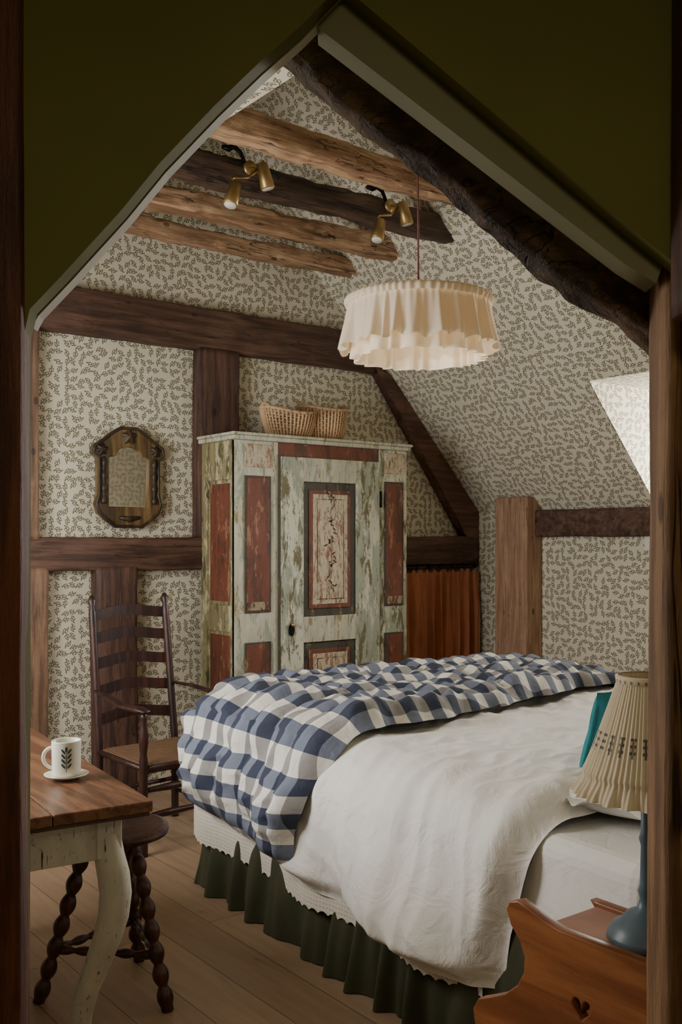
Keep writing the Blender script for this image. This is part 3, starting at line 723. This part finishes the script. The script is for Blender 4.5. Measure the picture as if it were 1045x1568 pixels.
def pillow(name,c,ax,ay,w,h,th,mat,N=28):
    ax=Vector(ax).normalized(); ay=Vector(ay); ay=(ay-ax*ay.dot(ax)).normalized(); n=ax.cross(ay); vs=[];fs=[]
    for sg in (1,-1):
        for i in range(N+1):
            for j in range(N+1):
                u=-1+2*i/N; v=-1+2*j/N
                k=((1-u**4)*(1-v**4))**.6
                x=w/2*u*(1-.07*(1-v*v)**1+.02); y=h/2*v*(1-.07*(1-u*u)+.02)
                tk=th/2*k*(1+.12*N3(u*2.5+c[0],v*2.5,sg)) 
                vs.append(Vector(c)+ax*x+ay*y+n*tk*sg)
    o=(N+1)**2
    for i in range(N):
        for j in range(N):
            a=i*(N+1)+j; fs.append((a,a+N+1,a+N+2,a+1)); fs.append((o+a,o+a+1,o+a+N+2,o+a+N+1))
    return mesh_obj(name,vs,fs,mat,True)
PB=.585
parts.append(pillow('pillow',bp(2.08,PB,.76),BB,BA+UP*.08,.86,.42,.15,SHEET))
parts.append(pillow('pillow',bp(2.08,1.38,.76),BB,BA+UP*.08,.66,.42,.15,SHEET))
fv=[];ff=[];K=240
for k in range(K):
    t=2*pi*k/K; ct=math.cos(t); s_=math.sin(t); u=math.copysign(abs(ct)**.3,ct); v=math.copysign(abs(s_)**.3,s_)
    for m_,zo in ((.97,0),(1.10,.010*math.sin(k*.9))):
        fv.append(bp(2.08,PB,.757)+BB*(.42*u*m_)+(BA+UP*.08)*(.205*v*m_*1.03)+UP*zo)
for k in range(K): l=(k+1)%K; ff.append((2*k,2*k+1,2*l+1,2*l))
parts.append(mesh_obj('pillow_frill',fv,ff,SHEET,True))
group('bed',parts)
CC=bp(1.79,.60,.872)
cu_=pillow('cushion_body',CC,BB,BA*.3+UP,.46,.27,.12,TEAL)
per=[]
ax=BB; ay=(BA*.3+UP).normalized()
for k in range(60):
    t=2*pi*k/60; ct=math.cos(t); s_=math.sin(t); u=math.copysign(abs(ct)**.35,ct); v=math.copysign(abs(s_)**.35,s_)
    per.append(CC+ax*.23*u*(1-.07*(1-v*v)+.02)+ay*.135*v*(1-.07*(1-u*u)+.02))
group('teal_cushion',[cu_,tube('piping',per,.006,TEAL,8,True)])
# ------------------------------------------------------------ bedside table
heart=[]
for k in range(24):
    t=2*pi*k/24; heart.append((1.281-.0018*16*math.sin(t)**3*.9,.515+.0018*(13*math.cos(t)-5*math.cos(2*t)-2*math.cos(3*t)-math.cos(4*t))))
low=[(1.468,.628),(1.442,.60),(1.428,.57),(1.430,.535),(1.45,.50),(1.485,.47),(1.53,.447),(1.565,.43),(1.58,.405),(1.575,.375),(1.55,.35),(1.525,.32),(1.515,.28),(1.53,.2),(1.545,.06),(1.545,0),(1.45,0),(1.42,.06),(1.36,.09),(1.22,.09),(1.16,.06),(1.13,0),(1.05,0),(1.05,.60)]
pan=[(1.08,.655),(1.34,.652),(1.38,.66),(1.42,.672),(1.45,.680),(1.472,.672),(1.48,.655)]+low
pan2=[(1.08,.62),(1.34,.62),(1.44,.62),(1.46,.62)]+low[1:]
bs=[plate('side_panel',pan,[heart],(1.60,0,0),(0,1,0),(0,0,1),.022,W_SIDE,.003),plate('side_panel',pan2,[heart],(1.86,0,0),(0,1,0),(0,0,1),.022,W_SIDE,.003)]
bs.append(box('marble_top',(1.612,1.06,.595),(1.848,1.45,.613),MARBLE,.003))
bs.append(box('lower_shelf',(1.612,1.06,.30),(1.848,1.50,.318),W_SIDE,.002))
bs.append(box('back_board',(1.612,1.055,.30),(1.848,1.07,.66),W_SIDE,.002))
bs.append(box('front_rail',(1.612,1.42,.50),(1.848,1.435,.595),W_SIDE,.002))
group('bedside_table',bs)
# ------------------------------------------------------------ table lamp
lx,ly,lz=1.765,1.255,.614
lp=[lathe('base',[(.001,0),(.076,0),(.082,.008),(.080,.018),(.072,.026),(.070,.034),(.055,.042),(.04,.06),(.02,.07),(.014,.09),(.018,.105),(.014,.12),(.012,.20),(.016,.215),(.012,.23),(.011,.40),(.001,.405)],(lx,ly,lz),BLUEG,40)]
def pl(r,v,a): return r*(1+.012*math.sin(a*72+math.sin(a*5))+.006*math.sin(a*31+1)+(.05*math.sin(a*26+2*math.sin(a*3))*max(0,(.16-v)/.16)))
pr=[(.147,-.006),(.142,.006),(.132,.022),(.127,.032),(.129,.042)]+[(.129-.070*(i/14)**.9,.042+.19*(i/14)) for i in range(1,15)]+[(.063,.240)]
lp.append(lathe('pleated_shade',[(r,z+.313) for r,z in pr],(lx,ly,lz),LAMPF,640,pl))
lp.append(lathe('shade_band',[(.058,.536),(.062,.538),(.064,.553),(.058,.555)],(lx,ly,lz),LAMPF,60))
group('table_lamp',lp)
# ------------------------------------------------------------ lights and world
def area(name,p,d,sx_,sy_,pw,col):
    l=bpy.data.lights.new(name,'AREA'); l.shape='RECTANGLE'; l.size=sx_; l.size_y=sy_; l.energy=pw; l.color=col
    o=link(bpy.data.objects.new(name,l)); o.location=p; o.rotation_euler=Vector(d).to_track_quat('-Z','Y').to_euler(); return o
area('daylight_dormer',(5.95,2.9,2.12),(-1,0,-.9),.65,1.35,240,(1,.99,.975))
area('daylight_window',(.22,3.6,1.62),(1,0,-.05),1.2,1.75,90,(1,.98,.955))
area('landing_fill',loc(0,-.2,2.45),(0,.0,-1),.4,.4,9,(1,.88,.65))  # added unseen fill lamp, brightens the landing side of the doorway
pl_=bpy.data.lights.new('pendant_bulb','POINT'); pl_.energy=1.8; pl_.color=(1,.82,.58); pl_.shadow_soft_size=.03
o=link(bpy.data.objects.new('pendant_bulb',pl_)); o.location=(cx,cy,2.24)
w=bpy.data.worlds.new('world'); scene.world=w; w.use_nodes=True
w.node_tree.nodes['Background'].inputs[0].default_value=(.9,.95,1,1); w.node_tree.nodes['Background'].inputs[1].default_value=2.0
# ------------------------------------------------------------ camera
cam=bpy.data.cameras.new('camera'); co=link(bpy.data.objects.new('camera',cam)); scene.camera=co
co.location=(0,0,1.45); co.rotation_euler=(pi/2,0,-YAW); cam.lens=35.0; cam.sensor_width=36; cam.sensor_fit='AUTO'; cam.shift_y=64/2352; cam.clip_start=.05
